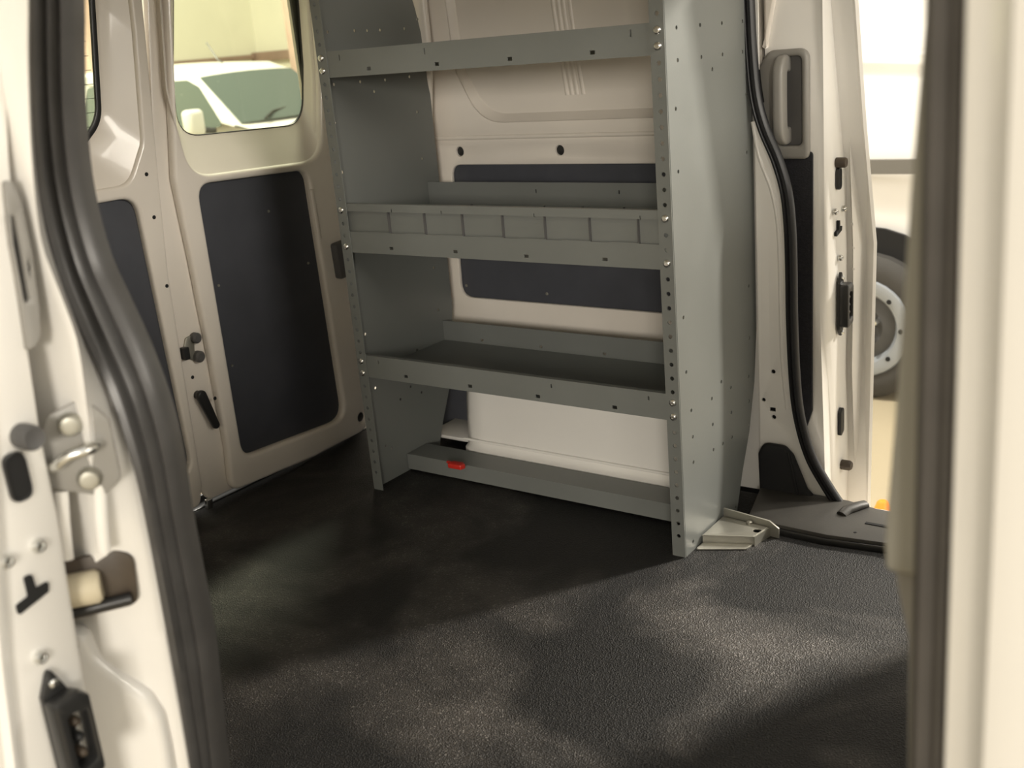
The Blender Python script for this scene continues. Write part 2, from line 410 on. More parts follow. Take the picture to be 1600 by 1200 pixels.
plate('pillar_cavity', PP, [(p[0] - .01 if i > 1 and p[0] > .82 else p[0], p[1]) for i, p in enumerate(poly)], [], -.02, -.012, M['hole'], wf)
plate('pillar_return', XZ(.350), [(.66, .0), (.812, .0), (.812, 1.34), (.66, 1.34)], [], -.004, 0, M['paint'], wf)
# raised bead on the pillar next to the seal
bead = smooth([Vector((*PP.on(u, v), 0)) for u, v in [(1176, 190), (1186, 245), (1206, 300), (1216, 360), (1219, 450), (1222, 560), (1230, 640)]], 4)
sweep('pillar_bead', [PP.at(p.x, p.y, 0) for p in bead], circ(0, 0, .004, 8, .7), M['paint'], wf, (0, 1, 0))
# header and front pillar of the far doorway
box('door_header', (.80, .30, 1.17), (1.62, .42, 1.36), M['paint'], wf, .02)
box('front_pillar', (1.53, .30, -.15), (1.68, .42, 1.36), M['paint'], wf, .02)
box('front_door_skin', (1.68, .36, -.3), (2.3, .42, .75), M['paint'], wf, .01)

# far seal
rib = [(.013, .000), (.012, -.008), (.006, -.013), (-.001, -.012), (-.004, -.007), (-.008, -.012), (-.013, -.010), (-.014, .0), (-.010, .006), (.010, .006)]
t = sweep('trim_2', seal3, [(a * .85, b * .9) for a, b in rib], M['rubber'], None, (0, 1, 0))
tag(t, 'black rubber weatherstrip curving down the far side doorway', 'weatherstrip', 'structure')

# far doorway sill: moulded step
s = thing('trim_3', (1.0, .25, 0), 'dark moulded plastic step plate in the far side doorway', 'step', 'structure')
PS = XY(.016)
front = PS.pts([(1170, 806), (1195, 818), (1290, 838), (1385, 851)])
back = [(1.45, .30), (1.06, .315), (1.0, .33), (.81, .335)]
f0 = front[0]
plate('step_plate', PS, [f0, front[1], front[2], front[3], (1.45, .150)] + back, [], -.012, 0.004, M['sill'], s, .003)
plate('step_nose', PS, [(p[0], p[1] - .004) for p in front] + [(1.45, .143), (1.45, .157)] + [(p[0], p[1] + .01) for p in front[::-1]], [], -.02, -.003, M['black'], s, .004)
a, b = PS.on(1334, 800)
sweep('step_rib', [PS.at(a + .012, b + .03, .006), PS.at(a + .004, b + .012, .009), PS.at(a - .008, b - .012, .009), PS.at(a - .014, b - .03, .003)], circ(0, 0, .012, 10, .7), M['sill'], s, (0, 0, 1))
a, b = PS.on(1362, 822)
box('step_slot', (a - .012, b - .004, .0195), (a + .06, b + .004, .0215), M['hole'], s)
a, b = PS.on(1336, 835); lathe('pin_hole', [(.003, 0), (.003, .001), (0, .001)], (a, b, .0198), (0, 0, 1), M['hole'], s, 8)
# kick cover on the pillar
PK = XZ(.333)
ko = [PK.on(*p) for p in [(1192, 800), (1188, 705), (1196, 689), (1229, 694), (1242, 708), (1264, 762), (1283, 782), (1270, 800)]]
kick = thing('trim_4', (.9, .33, 0), 'black moulded kick cover at the foot of the far pillar', 'cover', 'structure')
plate('cover_face', PK, rounded(ko, [.004, .02, .02, .02, .015, .01, .004, .002]), [], .0, .016, M['blackmat'], kick, .007, 3)
kk = [Vector((a, b)) for a, b in [PK.on(1236, 702), PK.on(1246, 745), PK.on(1257, 796)]]
sweep('cover_ridge', [PK.at(p.x, p.y, .016) for p in kk], circ(0, 0, .003, 8), M['blackmat'], kick, (0, 1, 0))

# ------------------------------------------------------------------ rear wall and rear doors
wr = thing('wall_rear', (-.33, -.4, 0), 'white painted frame around the rear doors', 'wall', 'structure')
PR = YZ(-.335)
plate('door_surround', PR, [(-1.15, -.15), (.42, -.15), (.42, 1.38), (-1.15, 1.38)], [rounded([(-1.05, .0), (.285, .0), (.27, 1.31), (-1.02, 1.31)], .06)], -.02, .0, M['primer'], wr, .006)
PD = Plane((-.30, 0, 0), (0, 1, 0), (.03, 0, .99955))
plate('door_seal', PR, rounded([(-1.08, -.02), (.335, -.02), (.315, 1.34), (-1.04, 1.34)], .06), [rounded([(-1.03, .02), (.275, .02), (.26, 1.29), (-1.0, 1.29)], .06)], .001, .010, M['rubber'], wr, .003)
box('threshold', (-.332, -1.0, -.03), (-.30, .30, .004), M['black'], wr, .004)

d1 = thing('door_1', (-.30, 0, 0), 'wider white rear door with window and navy lining board, beside the shelving', 'door', 'structure')
lin1 = rounded(PD.pts([(299, 288), (470, 265), (531, 652), (371, 712)]), [.035, .035, .045, .04], 6)
PG1 = Plane(PD.at(0, 0, -.046), PD.u, PD.v)
win1 = rounded([PG1.on(271, 120), PG1.on(278, 214), PG1.on(474, 194), PG1.on(474, 100), (PG1.on(466, 0)[0] + .01, 1.24), (PG1.on(270, 0)[0] + .03, 1.24)], [.1, .07, .07, .1, .05, .05], 8)
bowl1 = rounded([(-.190, .93), (-.168, .745), (.222, .728), (.252, .93), (.266, 1.29), (-.150, 1.29)], [.1, .07, .07, .1, .06, .06], 8)
frame1 = rounded(PD.pts([(246, -60), (262, 280), (288, 400), (322, 570), (346, 700)]) + [(-.19, .016), (.08, .004), (.262, .010), (.298, .045), (.285, .2), (.27, .75), (.285, 1.0), (.285, 1.31), (-.14, 1.31)],
                 [.02, .02, .01, .01, .02, .03, .03, .03, .03, .02, .05, .05, .03, .03], 5)
plug1 = PD.on(556, 650)
plate('door_frame', PD, frame1, [lin1, bowl1, circ(*plug1, .0125, 16)], .000, .024, M['primer'], d1, .010, 4)
flange1 = PD.pts([(226, -60), (241, 300), (262, 480), (302, 755)]) + [(-.24, .014), (.27, .012), (.262, 1.31), (-.17, 1.31)]
plate('door_flange', PD, rounded(flange1, [.01, .01, .01, .03, .02, .01, .01, .02]), [lin1, bowl1], -.012, .004, M['primer'], d1, .004)
ringloft('window_recess', PD, [(bowl1, .012), ([((a * .5 + c * .5), (b * .5 + d * .5)) for (a, b), (c, d) in zip(bowl1, win1)], -.016), ([((a * .12 + c * .88), (b * .12 + d * .88)) for (a, b), (c, d) in zip(bowl1, win1)], -.040), (win1, -.046)], M['primer'], d1)
shr = lambda L, k: [(sum(p[0] for p in L) / len(L) * k + p[0] * (1 - k), sum(p[1] for p in L) / len(L) * k + p[1] * (1 - k)) for p in L]
plate('window_gasket', PD, shr(win1, -.02), [shr(win1, .005)], -.052, -.045, M['black'], d1, .002)
plate('window_glass', PD, shr(win1, -.015), [], -.054, -.051, M['glass'], d1)
plate('lining_board', PD, rounded(shr(lin1, -.06), .0), [], -.004, .003, M['lining'], d1)
for u, v in [(340, 446), (361, 571), (480, 411), (418, 330)]:
    a, b = PD.on(u, v); lathe('rivet', [(.0035, 0), (.003, .002), (0, .0026)], PD.at(a, b, .003), PD.w, M['steel'], d1, 10)
lathe('hole_plug', [(.0135, 0), (.0135, .003), (.010, .005), (0, .0052)], PD.at(*plug1, .012), PD.w, M['black'], d1, 18)
# latch hardware on the flange
a, b = PD.on(293, 545)
lp = plate('latch', PD, rounded([(a - .024, b - .012), (a + .010, b - .030), (a + .016, b + .030), (a - .006, b + .028)], .008), [], .004, .009, M['steel'], d1, .002)
for du, dv, r, mt in ((300, 527, .012, 'darkgrey'), (305, 556, .013, 'darkgrey')):
    q = PD.on(du, dv); lathe('latch_roller', [(r, 0), (r, .012), (r * .7, .016), (0, .016)], PD.at(*q, .006), PD.w, M[mt], lp, 16)
q = PD.on(284, 551); pl_ = PD.at(*q, .004)
plate('latch_catch', PD, rect(q[0] - .008, q[1] - .014, q[0] + .007, q[1] + .014, .003), [], .004, .02, M['black'], lp, .002)
h0 = PD.on(304, 612); h1 = PD.on(330, 664)
hv = (Vector(h1) - Vector(h0)); hl = hv.length; hd = hv / hl; hn = Vector((-hd.y, hd.x))
ho = []
for i in range(9): t_ = math.pi / 2 + math.pi * i / 8; c = Vector(h0) + hd * .008; ho.append(tuple(c + (hd * math.cos(t_) + hn * math.sin(t_)) * .0125))
for i in range(9): t_ = -math.pi / 2 + math.pi * i / 8; c = Vector(h1) - hd * .004; ho.append(tuple(c + (hd * math.cos(t_) + hn * math.sin(t_)) * .009))
plate('release_handle', PD, ho, [], .012, .024, M['black'], d1, .004, 3)
lathe('handle_boss', [(.010, 0), (.010, .014), (0, .014)], PD.at(*(Vector(h0) + hd * .008), .002), PD.w, M['black'], d1, 14)
for u, v in [(299, 589), (325, 620), (283, 601), (281, 618)]:
    q = PD.on(u, v); lathe('flange_hole', [(.0042, 0), (.0042, .0012), (0, .0012)], PD.at(*q, .0035 if u < 320 else .0235), PD.w, M['hole'], d1, 10)
q = PD.on(320, 785); plate('bottom_catch', PD, rounded([(q[0] - .009, q[1] - .012), (q[0] + .006, q[1] - .012), (q[0] + .009, q[1] + .012), (q[0] - .006, q[1] + .012)], .003), [], .008, .02, M['bolt'], d1, .002)
q = PD.on(522, 404)
plate('check_stop', PD, rounded([(q[0] - .026, q[1] - .045), (q[0] + .032, q[1] - .04), (q[0] + .032, q[1] + .05), (q[0] - .032, q[1] + .045)], .008), [], .02, .045, M['darkgrey'], d1, .005)
bd = [PD.on(476, 296), PD.on(482, 330), PD.on(489, 372)]
sweep('pressed_bead', [PD.at(a, b, .0235) for a, b in bd], circ(0, 0, .006, 8, .6), M['primer'], d1, tuple(PD.w))
q = PD.on(533, 318); lathe('bump_rubber', [(.012, 0), (.012, .01), (.008, .014), (0, .014)], PD.at(*q, .02), PD.w, M['black'], d1, 14)

d2 = thing('door_2', (-.30, -.6, 0), 'white rear door with defroster window, partly behind the near pillar', 'door', 'structure')
lin2 = rounded([(-1.0, .735), (-.305, .724), (-.276, .100), (-1.0, .09)], [.03, .04, .04, .03], 6)
PG2 = Plane(PD.at(0, 0, -.026), PD.u, PD.v)
win2 = rounded([(-1.0, PG2.on(110, 240)[1]), PG2.on(122, 236), PG2.on(157, 190), PG2.on(146, 0), (PG2.on(146, 0)[0] + .015, 1.24), (-.98, 1.24)], [.08, .05, .08, .1, .05, .05], 8)
bowl2 = rounded([(-1.03, .755), (-.315, .752), (-.268, .83), (-.245, 1.05), (-.232, 1.28), (-1.01, 1.28)], [.08, .05, .06, .2, .06, .06], 8)
frame2 = rounded([(-1.045, .0), (-.272, .014), (-.258, .06), (-.256, .55), (-.241, .75), (-.215, 1.05), (-.196, 1.31), (-1.03, 1.31)], [.04, .02, .02, .03, .05, .05, .03, .03], 5)
plate('door_frame', PD, frame2, [lin2, bowl2], -.010, .012, M['primer'], d2, .008, 4)
ringloft('window_recess', PD, [(bowl2, .004), ([((a * .5 + c * .5), (b * .5 + d * .5)) for (a, b), (c, d) in zip(bowl2, win2)], -.010), ([((a * .12 + c * .88), (b * .12 + d * .88)) for (a, b), (c, d) in zip(bowl2, win2)], -.020), (win2, -.026)], M['primer'], d2)
plate('window_gasket', PD, shr(win2, -.02), [shr(win2, .035)], -.032, -.024, M['black'], d2, .002)
plate('window_glass', PD, shr(win2, -.015), [], -.034, -.031, M['glass'], d2)
dl = [box('x', tuple(PD.at(-.97, .87 + i * .027, -.0300)), tuple(PD.at(-.33, .871 + i * .027, -.0295)), M['hole']) for i in range(13)]
o = join('defroster_lines', dl, d2); o['kind'] = 'stuff'
plate('lining_board', PD, shr(lin2, -.04), [], -.010, -.004, M['lining'], d2)
for u, v in [(223, 272), (235, 339), (255, 446)]:
    q = PD.on(u, v); lathe('flange_hole', [(.0042, 0), (.0042, .0012), (0, .0012)], PD.at(*q, .0118), PD.w, M['hole'], d2, 10)
q = PD.on(256, 605); lathe('rivet', [(.0035, 0), (.003, .002), (0, .0026)], PD.at(*q, -.004), PD.w, M['steel'], d2, 10)

# ------------------------------------------------------------------ far sliding door, slid open behind the pillar
d3 = thing('door_3', (.8, .45, 0), 'open far side sliding door with grey grab handle and white edge', 'door', 'structure')
P3 = XZ(.385)
rows = [(-130, 1279, 1300, 1306, 1318, 1330), (0, 1285, 1306, 1312, 1327, 1341), (200, 1287, 1319, 1326, 1341, 1354), (400, 1288, 1325, 1333, 1354, 1370), (480, 1290, 1325, 1333, 1353, 1368), (600, 1294, 1323, 1331, 1350, 1365), (800, 1300, 1328, 1336, 1350, 1360), (960, 1302, 1330, 1338, 1350, 1358)]
loops = []
def atx(u, v, x):
    p = YZ(x); a, b = p.on(u, v); return Vector((x, a, b))
for v, p1, p2, p3, p4, p5 in rows:
    A = P3.on(p1 - 10, v); z = A[1]
    def row(u, x): q = atx(u, v, x); return Vector((x, q.y, z))
    b1 = row(p1, .925); c1 = row(p2, .932); d_ = row(p3, .946); e1 = row(p4, .962); f1 = row(p5, .985)
    loops.append([Vector((.30, .46, z)), Vector((.79, .46, z)), Vector((.81, .385, z)), Vector((A[0] - .012, .385, z)), Vector((A[0], .388, z)), b1, Vector((.931, b1.y + .008, z)), c1, Vector((.940, c1.y + .003, z)), d_, Vector((.956, e1.y - .004, z)), e1, Vector((.980, f1.y - .005, z)), f1, Vector((.983, f1.y + .006, z)), Vector((.30, f1.y + .03, z))])
loft('door_shell', loops, M['paint'], d3, closed=True, caps=True, ang=40)
# carpet-faced lower panel
ca = [P3.on(*p) for p in [(1272, 236), (1271, 640), (1262, 668), (1225, 690)]]
plate('carpet_panel', P3, rounded([(.815, ca[0][1])] + ca + [(.815, ca[3][1] - .01)], [0, .008, .02, .02, .02, 0]), [], .002, .008, M['carpet'], d3, .002)
# pressed upper recess rim and grey handle housing
hz = [P3.on(*p) for p in [(1226, 100), (1228, 84), (1270, 80), (1272, 236), (1205, 236), (1200, 210)]]
plate('handle_housing', P3, rounded([(.825, .905), (.902, .905), (.902, .700), (.70, .700), (.72, .765)], [.02, .022, .012, .01, .02]), [rounded([(.842, .892), (.889, .892), (.889, .725), (.842, .725)], .012)], .0, .018, M['grey'], d3, .006, 3)
plate('housing_back', P3, rounded([(.83, .90), (.895, .90), (.895, .715), (.80, .715)], .012), [], .001, .005, M['darkgrey'], d3)
hp_ = [P3.on(1232, 96), P3.on(1232, 150), P3.on(1232, 216)]
hx = .870
gh = [(hx, .003, .878), (hx, .020, .880), (hx, .032, .872), (hx, .036, .850), (hx, .036, .775), (hx, .032, .752), (hx, .020, .744), (hx, .003, .746)]
sweep('grab_handle', smooth([Vector((x - .016, .385 - y, z)) for x, y, z in gh], 3), rounded([(-.016, -.010), (.016, -.010), (.016, .010), (-.016, .010)], .007, 4), M['grey'], d3, (1, 0, 0))
plate('upper_pressing', P3, rounded([(.812, .90), (.822, .93), (.838, 1.0), (.842, 1.12), (.812, 1.12)], .004), [], 0, .012, M['primer'], d3, .006, 3)
# hardware on the leading edge
def edge_pt(u, v, x=.933): q = atx(u, v, x); return q
def hw_set(d, pin, oval, bolts, tslot, conn, x, k):
    X = Vector((1, 0, 0)); pl = YZ(x)
    p = edge_pt(*pin, x); lathe('guide_pin', [(.0105 * k, -.004), (.0105 * k, .014 * k), (.009 * k, .017 * k), (.004 * k, .0155 * k), (0, .0155 * k)], p, X, M['brown'] if k < 1 else M['darkgrey'], d, 18)
    a, b = pl.on(*oval)
    ov = rounded([(a - .0085, b - .019), (a + .0085, b - .019), (a + .0085, b + .019), (a - .0085, b + .019)], .0085, 5)
    plate('drain_hole', pl, ov, [], -.004, .0015, M['hole'], d)
    plate('hole_grommet', pl, shr(ov, -.14), [ov], -.004, .003, M['black'], d, .001)
    for u, v in bolts:
        q = edge_pt(u, v, x); lathe('edge_bolt', [(.0065, -.004), (.0065, .002), (.0045, .005), (.003, .0052), (.002, .0035), (0, .0035)], q, X, M['bolt'], d, 8)
    a, b = pl.on(*tslot)
    T = [(a - .016, b - .010), (a + .014, b - .002), (a + .016, b + .007), (a + .004, b + .006), (a + .003, b + .020), (a - .004, b + .020), (a - .004, b + .002), (a - .016, b - .001)]
    plate('lock_slot', pl, rounded(T, .002, 3), [], -.004, .0012, M['hole'], d)
    return pl
pl3 = hw_set(d3, (1310, 254), (1311, 279), [(1305, 331), (1319, 326), (1313, 403)], (1311, 360), None, .936, .95)
def connector(d, pl, c, k=1.0, s=1):
    a, b = c
    oc = rounded([(a, b + .072 * k), (a + .012 * k, b + .046 * k), (a + .012 * k, b - .050 * k), (a, b - .068 * k), (a - .012 * k, b - .05 * k), (a - .012 * k, b + .046 * k)], .004, 4)
    cp = plate('contact_block', pl, oc, [], -.002, .005, M['black'], d, .002)
    inr = rounded([(a - .013 * k, b - .046 * k), (a + .022 * k, b - .040 * k), (a + .022 * k, b + .038 * k), (a + .012 * k, b + .046 * k), (a - .013 * k, b + .044 * k)], .006 * k, 4)
    hol = rounded([(a - .002 * k, b - .030 * k), (a + .016 * k, b - .026 * k), (a + .016 * k, b + .026 * k), (a - .002 * k, b + .028 * k)], .005 * k, 4)
    plate('contact_shroud', pl, inr, [hol], .004, .022, M['black'], cp, .003, 2)
    for dz in (-.016, .0, .016):
        lathe('contact_pin', [(.0045, 0), (.0045, .012), (.002, .015), (0, .015)], pl.at(a + .007 * k, b + dz * k, .004), pl.w, M['brown'] if dz else M['black'], cp, 10)
    for dz in (.056, -.058):
        lathe('contact_screw', [(.0045, 0), (.0045, .003), (.003, .004), (0, .004)], pl.at(a, b + dz * k, .005), pl.w, M['bolt'], cp, 10)
connector(d3, pl3, pl3.on(1312, 476))
a, b = pl3.on(1314, 660)
plate('lock_opening', pl3, rounded([(a - .009, b - .03), (a + .010, b - .02), (a + .010, b + .028), (a + .002, b + .034), (a - .009, b + .025)], .005), [], -.004, .004, M['black'], d3, .001)
q = edge_pt(1318, 726, .936); lathe('bump_stop', [(.011, -.004), (.011, .014), (.008, .018), (.0, .017)], q, (1, 0, 0), M['brown'], d3, 16)
for v, u in [(286, 1335), (318, 1334), (355, 1336), (388, 1336)]:
    q = edge_pt(u - 1, v + 32, .947); lathe('spot_weld', [(.003, -.003), (.003, .001), (0, .002)], q, (1, 0, 0), M['paint'], d3, 8)

# ------------------------------------------------------------------ near side: pillar, seal and open sliding door
wn = thing('wall_near', (.8, -1.16, 0), 'white painted pillars and header of the near side doorway', 'wall', 'structure')
SN = XZ(-1.14); SNi = XZ(-1.118); BN = XZ(-1.186)
srow = [(-150, 46, 112), (0, 51, 119), (100, 52, 120), (200, 56, 124), (300, 67, 136), (400, 90, 162), (467, 112, 192), (533, 140, 222), (600, 172, 248), (667, 196, 268), (733, 216, 281), (800, 231, 291), (900, 250, 310), (1000, 268, 328), (1100, 286, 339), (1200, 303, 349), (1320, 322, 362)]
lft = smooth([SN.at(*SN.on(u, v)) for v, u, _ in srow], 4); rgt = smooth([SNi.at(*SNi.on(u, v)) for v, _, u in srow], 4)
loops = []
ribp = [(0, .0), (.03, .008), (.12, .012), (.25, .010), (.33, .002), (.42, .004), (.52, .011), (.60, .006), (.66, .002), (.74, .008), (.85, .012), (.94, .008), (1, 0), (1, -.012), (.5, -.014), (0, -.012)]
for a, b in zip(lft, rgt):
    loops.append([a.lerp(b, s_) + Vector((.35, -.94, 0)) * h_ for s_, h_ in ribp])
t = loft('trim_5', loops, M['rubber_dusty'], None, True, True, 35)
tag(t, 'thick ribbed black weatherstrip down the near rear pillar', 'weatherstrip', 'structure')
brow = [(-150, 40), (0, 43), (100, 43), (250, 49), (373, 63), (435, 84), (497, 108), (543, 122), (620, 133), (700, 141), (800, 146), (900, 150), (1000, 158), (1100, 175), (1200, 195), (1320, 215)]
bnd = smooth([BN.at(*BN.on(u, v)) for v, u in brow], 4)
# resample so that both edges pair at equal heights
def at_z(path, z):
    for p, q in zip(path, path[1:]):
        if (p.z - z) * (q.z - z) <= 0 and abs(p.z - q.z) > 1e-9: return p.lerp(q, (p.z - z) / (p.z - q.z))
    return path[0].copy() if abs(path[0].z - z) < abs(path[-1].z - z) else path[-1].copy()
jl = []
for p in lft:
    q = at_z(bnd, p.z); a = p + Vector((-.002, .012, 0))
    jl.append([a, p + Vector((-.004, -.004, 0)), p.lerp(q, .35) + Vector((-.002, 0, 0)), p.lerp(q, .8) + Vector((-.001, 0, 0)), q + Vector((-.001, .001, 0)), q + Vector((-.004, 0, 0)), q + Vector((-.012, -.0005, 0)), Vector((.2, -1.186, q.z)), Vector((.2, -1.17, q.z))])
loft('rear_pillar', jl, M['paint'], wn, closed=False, ang=40)
box('rear_inner_panel', (-.33, -1.14, -.05), (.72, -1.12, 1.36), M['primer'], wn, .006)
box('door_header', (.2, -1.18, 1.17), (1.75, -1.08, 1.36), M['paint'], wn, .02)
box('side_sill', (.2, -1.18, -.2), (1.75, -1.10, -.032), M['paint'], wn, .015)
# striker on the pillar
SJ = Plane((.831, -1.187, 0), (.62, .78, 0), (0, 0, 1))
a, b = SJ.on(124, 703)
st = plate('striker_plate', SJ, rounded([(a - .030, b - .030), (a + .012, b - .046), (a + .030, b - .032), (a + .030, b + .025), (a + .012, b + .048), (a - .020, b + .036), (a - .033, b + .005)], .012), [], .0, .004, M['grey'], wn, .0015)
tube('striker_loop', smooth([SJ.at(a - .022, b - .006, 0), SJ.at(a - .02, b - .006, .018), SJ.at(a - .006, b + .004, .024), SJ.at(a + .012, b + .006, .022), SJ.at(a + .018, b + .004, .0)], 5), .005, M['bolt'], st, 10)
lathe('striker_bolt', [(.011, .0), (.011, .003), (.008, .009), (.004, .010), (0, .009)], SJ.at(a - .002, b + .026, .003), SJ.w, M['steel'], st, 14)
lathe('striker_bolt', [(.011, .0), (.011, .003), (.008, .009), (.004, .010), (0, .009)], SJ.at(a + .004, b - .026, .003), SJ.w, M['steel'], st, 14)
for da in (-.022, .010):
    sweep('pressed_leg', [SJ.at(a + da, b - .035, .001), SJ.at(a + da - .004, b - .065, .004), SJ.at(a + da - .008, b - .10, .001)], circ(0, 0, .006, 8, .6), M['paint'], wn, tuple(SJ.w))
# roller pocket
SJ = Plane((.804, -1.183, 0), (.62, .78, 0), (0, 0, 1))
a, b = SJ.on(158, 912)
pk = plate('roller_pocket', SJ, rounded([(a - .06, b - .030), (a + .030, b - .026), (a + .034, b + .024), (a + .018, b + .034), (a - .06, b + .028)], [.002, .012, .016, .01, .002]), [], .0, .006, M['brown'], wn, .002)
lathe('guide_roller', [(.014, -.020), (.016, -.016), (.016, .018), (.013, .022), (0, .022)], SJ.at(a - .02, b + .004, .012), SJ.u, M['cream'], pk, 16)
tube('roller_arm', [SJ.at(a - .055, b - .020, .010), SJ.at(a + .025, b - .016, .010)], .006, M['black'], pk, 8)
# lower moulded swell of the pillar
BP = Plane((.786, -1.175, 0), (.80, .60, 0), (0, 0, 1))
sl = [BP.on(*p) for p in [(112, 975), (142, 978), (158, 1012), (185, 1035), (238, 1075), (260, 1110), (270, 1160), (280, 1230), (290, 1330), (120, 1330)]]
plate('pillar_swell', BP, rounded(sl, [.003, .02, .03, .03, .03, .03, .02, .02, .01, .01]), [], -.01, .016, M['paint'], wn, .012, 4)
# front pillar of the near doorway
fp = XZ(-1.16)
pr = [(1.556, -1.125), (1.555, -1.150), (1.560, -1.166), (1.570, -1.172), (1.578, -1.180), (1.584, -1.190), (1.60, -1.196), (1.74, -1.20), (1.74, -1.13)]
loft('front_pillar', [[Vector((x + dx, y, z)) for x, y in pr] for z, dx in ((-.2, .004), (.4, .003), (.8, .0), (1.36, -.008))], M['paint'], wn, True, True, 30)
loft('front_door_skin', [[Vector((x, y, z)) for x, y in ((1.745, -1.20), (2.3, -1.20), (2.3, -1.16), (1.745, -1.16))] for z in (-.35, .75)], M['paint'], wn, True, True)
box('inner_pillar', (1.56, -1.125, -.03), (1.70, -1.08, 1.36), M['trimgrey'], wn, .01)
pr = [(.000, -.004), (.001, -.018), (.006, -.026), (.012, -.020), (.016, -.024), (.021, -.018), (.022, -.004), (.012, .004)]
t = loft('trim_6', [[Vector((1.538 + x + dx, -1.135 + y, z)) for x, y in pr] for z, dx in ((-.03, .004), (.4, .002), (.8, -.001), (1.2, -.005))], M['rubber_brown'], None, True, True, 35)
tag(t, 'dark brown-grey weatherstrip up the near front pillar', 'weatherstrip', 'structure')
tr = thing('trim_7', (1.53, -1.09, .3), 'pale grey trim cover standing inside the near front pillar', 'cover', 'structure')
pc = XZ(-1.095)
L0 = [pc.on(*p) for p in [(1452, -120), (1449, 0), (1424, 300), (1404, 600), (1384, 840), (1386, 888)]]
plate('trim_cover', pc, rounded(L0 + [(1.575, L0[-1][1]), (1.575, 1.25), (L0[0][0], 1.25)], [.02, .02, .05, .05, .01, .006, 0, 0, 0]), [], -.010, .006, M['trimgrey'], tr, .005, 3)
L1 = [pc.on(*p) for p in [(1392, 880), (1396, 920), (1404, 960), (1414, 1000), (1414, 1060), (1412, 1250)]]
plate('trim_foot', pc, rounded(L1 + [(1.59, L1[-1][1]), (1.59, L1[0][1])], [0, .02, .02, .01, .01, 0, 0, 0]), [], -.016, -.004, M['grey'], tr, .004, 3)

# near sliding door, slid open outside the pillar
d4 = thing('door_4', (.5, -1.27, 0), 'open near side sliding door with bolted white edge, closest to the camera', 'door', 'structure')
X4 = .834
rows = [(-150, 0, -40, -70), (0, 4, -36, -66), (250, 14, -30, -60), (450, 30, -24, -52), (547, 43, -20, -46), (680, 63, -12, -38), (800, 88, -6, -30), (977, 117, 2, -16), (1100, 136, 14, -2), (1200, 153, 24, 8), (1330, 172, 36, 20)]
loops = []
for v, p1, p2, p3 in rows:
    q = atx(p1, v, X4); z = q.z
    y1 = q.y; y2 = atx(p2, v, X4).y; y3 = atx(p3, v, X4 + .008).y
    loops.append([Vector((.1, y1 + .004, z)), Vector((X4 - .012, y1 + .004, z)), Vector((X4 - .004, y1 + .002, z)), Vector((X4, y1 - .004, z)), Vector((X4, y2, z)), Vector((X4 + .006, y2 - .004, z)), Vector((X4 + .010, y3, z)), Vector((X4 + .006, y3 - .006, z)), Vector((.1, y3 - .03, z))])
loft('door_shell', loops, M['paint'], d4, True, True, 40)
pl4 = hw_set(d4, (36, 681), (27, 745), [(10, 877), (60, 853), (63, 1027)], (52, 932), None, X4 + .002, 1.05)
connector(d4, pl4, pl4.on(98, 1150), 1.0)
# grab handle of the near door, seen end-on: a grey loop standing off the inner face
P4 = YZ(.836)
gl = rounded(P4.pts([(4, 282), (18, 282), (32, 315), (48, 390), (60, 480), (62, 525), (54, 542), (43, 548), (30, 470), (14, 380)]), [.004, .006, .01, .02, .02, .008, .006, .004, .02, .02], 4)
slot = rounded(P4.pts([(11, 336), (21, 338), (30, 380), (40, 440), (45, 468), (37, 474), (27, 420)]), .003, 3)
plate('grab_handle', P4, gl, [slot], -.030, .003, M['grey'], d4, .002)
plate('handle_recess', P4, shr(slot, -.12), [], -.030, -.003, M['hole'], d4)

# ------------------------------------------------------------------ shelving unit
sh = thing('shelving_unit', (.4, .17, 0), 'tall grey steel shelving unit with three perforated shelf trays, bolted against the far wall', 'shelf')
PF = XZ(0.0)
zh = [.0495, .0256]
z0 = .9617
pitch = .02625
TOP = 1.17
profile = [(0, 0), (.232, 0), (.262, .075), (.300, .150), (.330, .25), (.345, .36), (.345, .95), (.322, 1.05), (.285, TOP), (0, TOP)]
PR8 = YZ(.80)
def zl(px): return [(PR8.on(u, v)) for u, v in px]
hole_r = [(1057, 43), (1094, 39), (1128, 36), (1160, 33), (1059, 94), (1096, 89), (1129, 85), (1160, 81), (1113, 108), (1166, 148), (1056, 170), (1167, 238), (1060, 268)]
hole_r += [(1020 + u / 3.53, 540 + v / 3.53) for u, v in [(185, 146), (378, 199), (431, 230), (528, 170), (326, 292), (213, 357), (530, 306), (434, 368), (331, 435), (533, 438), (221, 503), (437, 505), (387, 540), (335, 574), (225, 643), (457, 893), (346, 985), (223, 1080)]]
hole_r += [(1068, 496), (1170, 447), (1171, 528)]
hr = [circ(a, b, .0037, 8) for a, b in zl(hole_r)]
plate('side_panel', PR8, profile, hr, -.002, 0, M['shelf'], sh)
PL0 = YZ(0.0)
hole_l = [(511, 50), (553, 48), (573, 48), (593, 47), (631, 45), (521, 132), (562, 128), (601, 125), (639, 120), (584, 143), (651, 175), (523, 192), (534, 269), (659, 248), (651, 30), (677, 418), (684, 484), (651, 547), (573, 610), (586, 606), (641, 604), (625, 624), (658, 613), (664, 560), (611, 700), (602, 697), (570, 522)]
hole_l += [(665 + i * 1.95, 118 + i * 18.2) for i in range(7)] + [(697, 415), (698.5, 432), (700, 449), (702, 465), (703.5, 481), (705, 497)]
hl_ = [circ(*PL0.on(u, v), .0037, 8) for u, v in hole_l]
hl_ = [h for h in hl_ if .012 < h[0][0] < .335]
plate('side_panel', PL0, profile, hl_, 0, .002, M['shelf'], sh)
FW = .027
bolt_z = [(.9617, .9364, .6494, .5703, .3112, .284)]
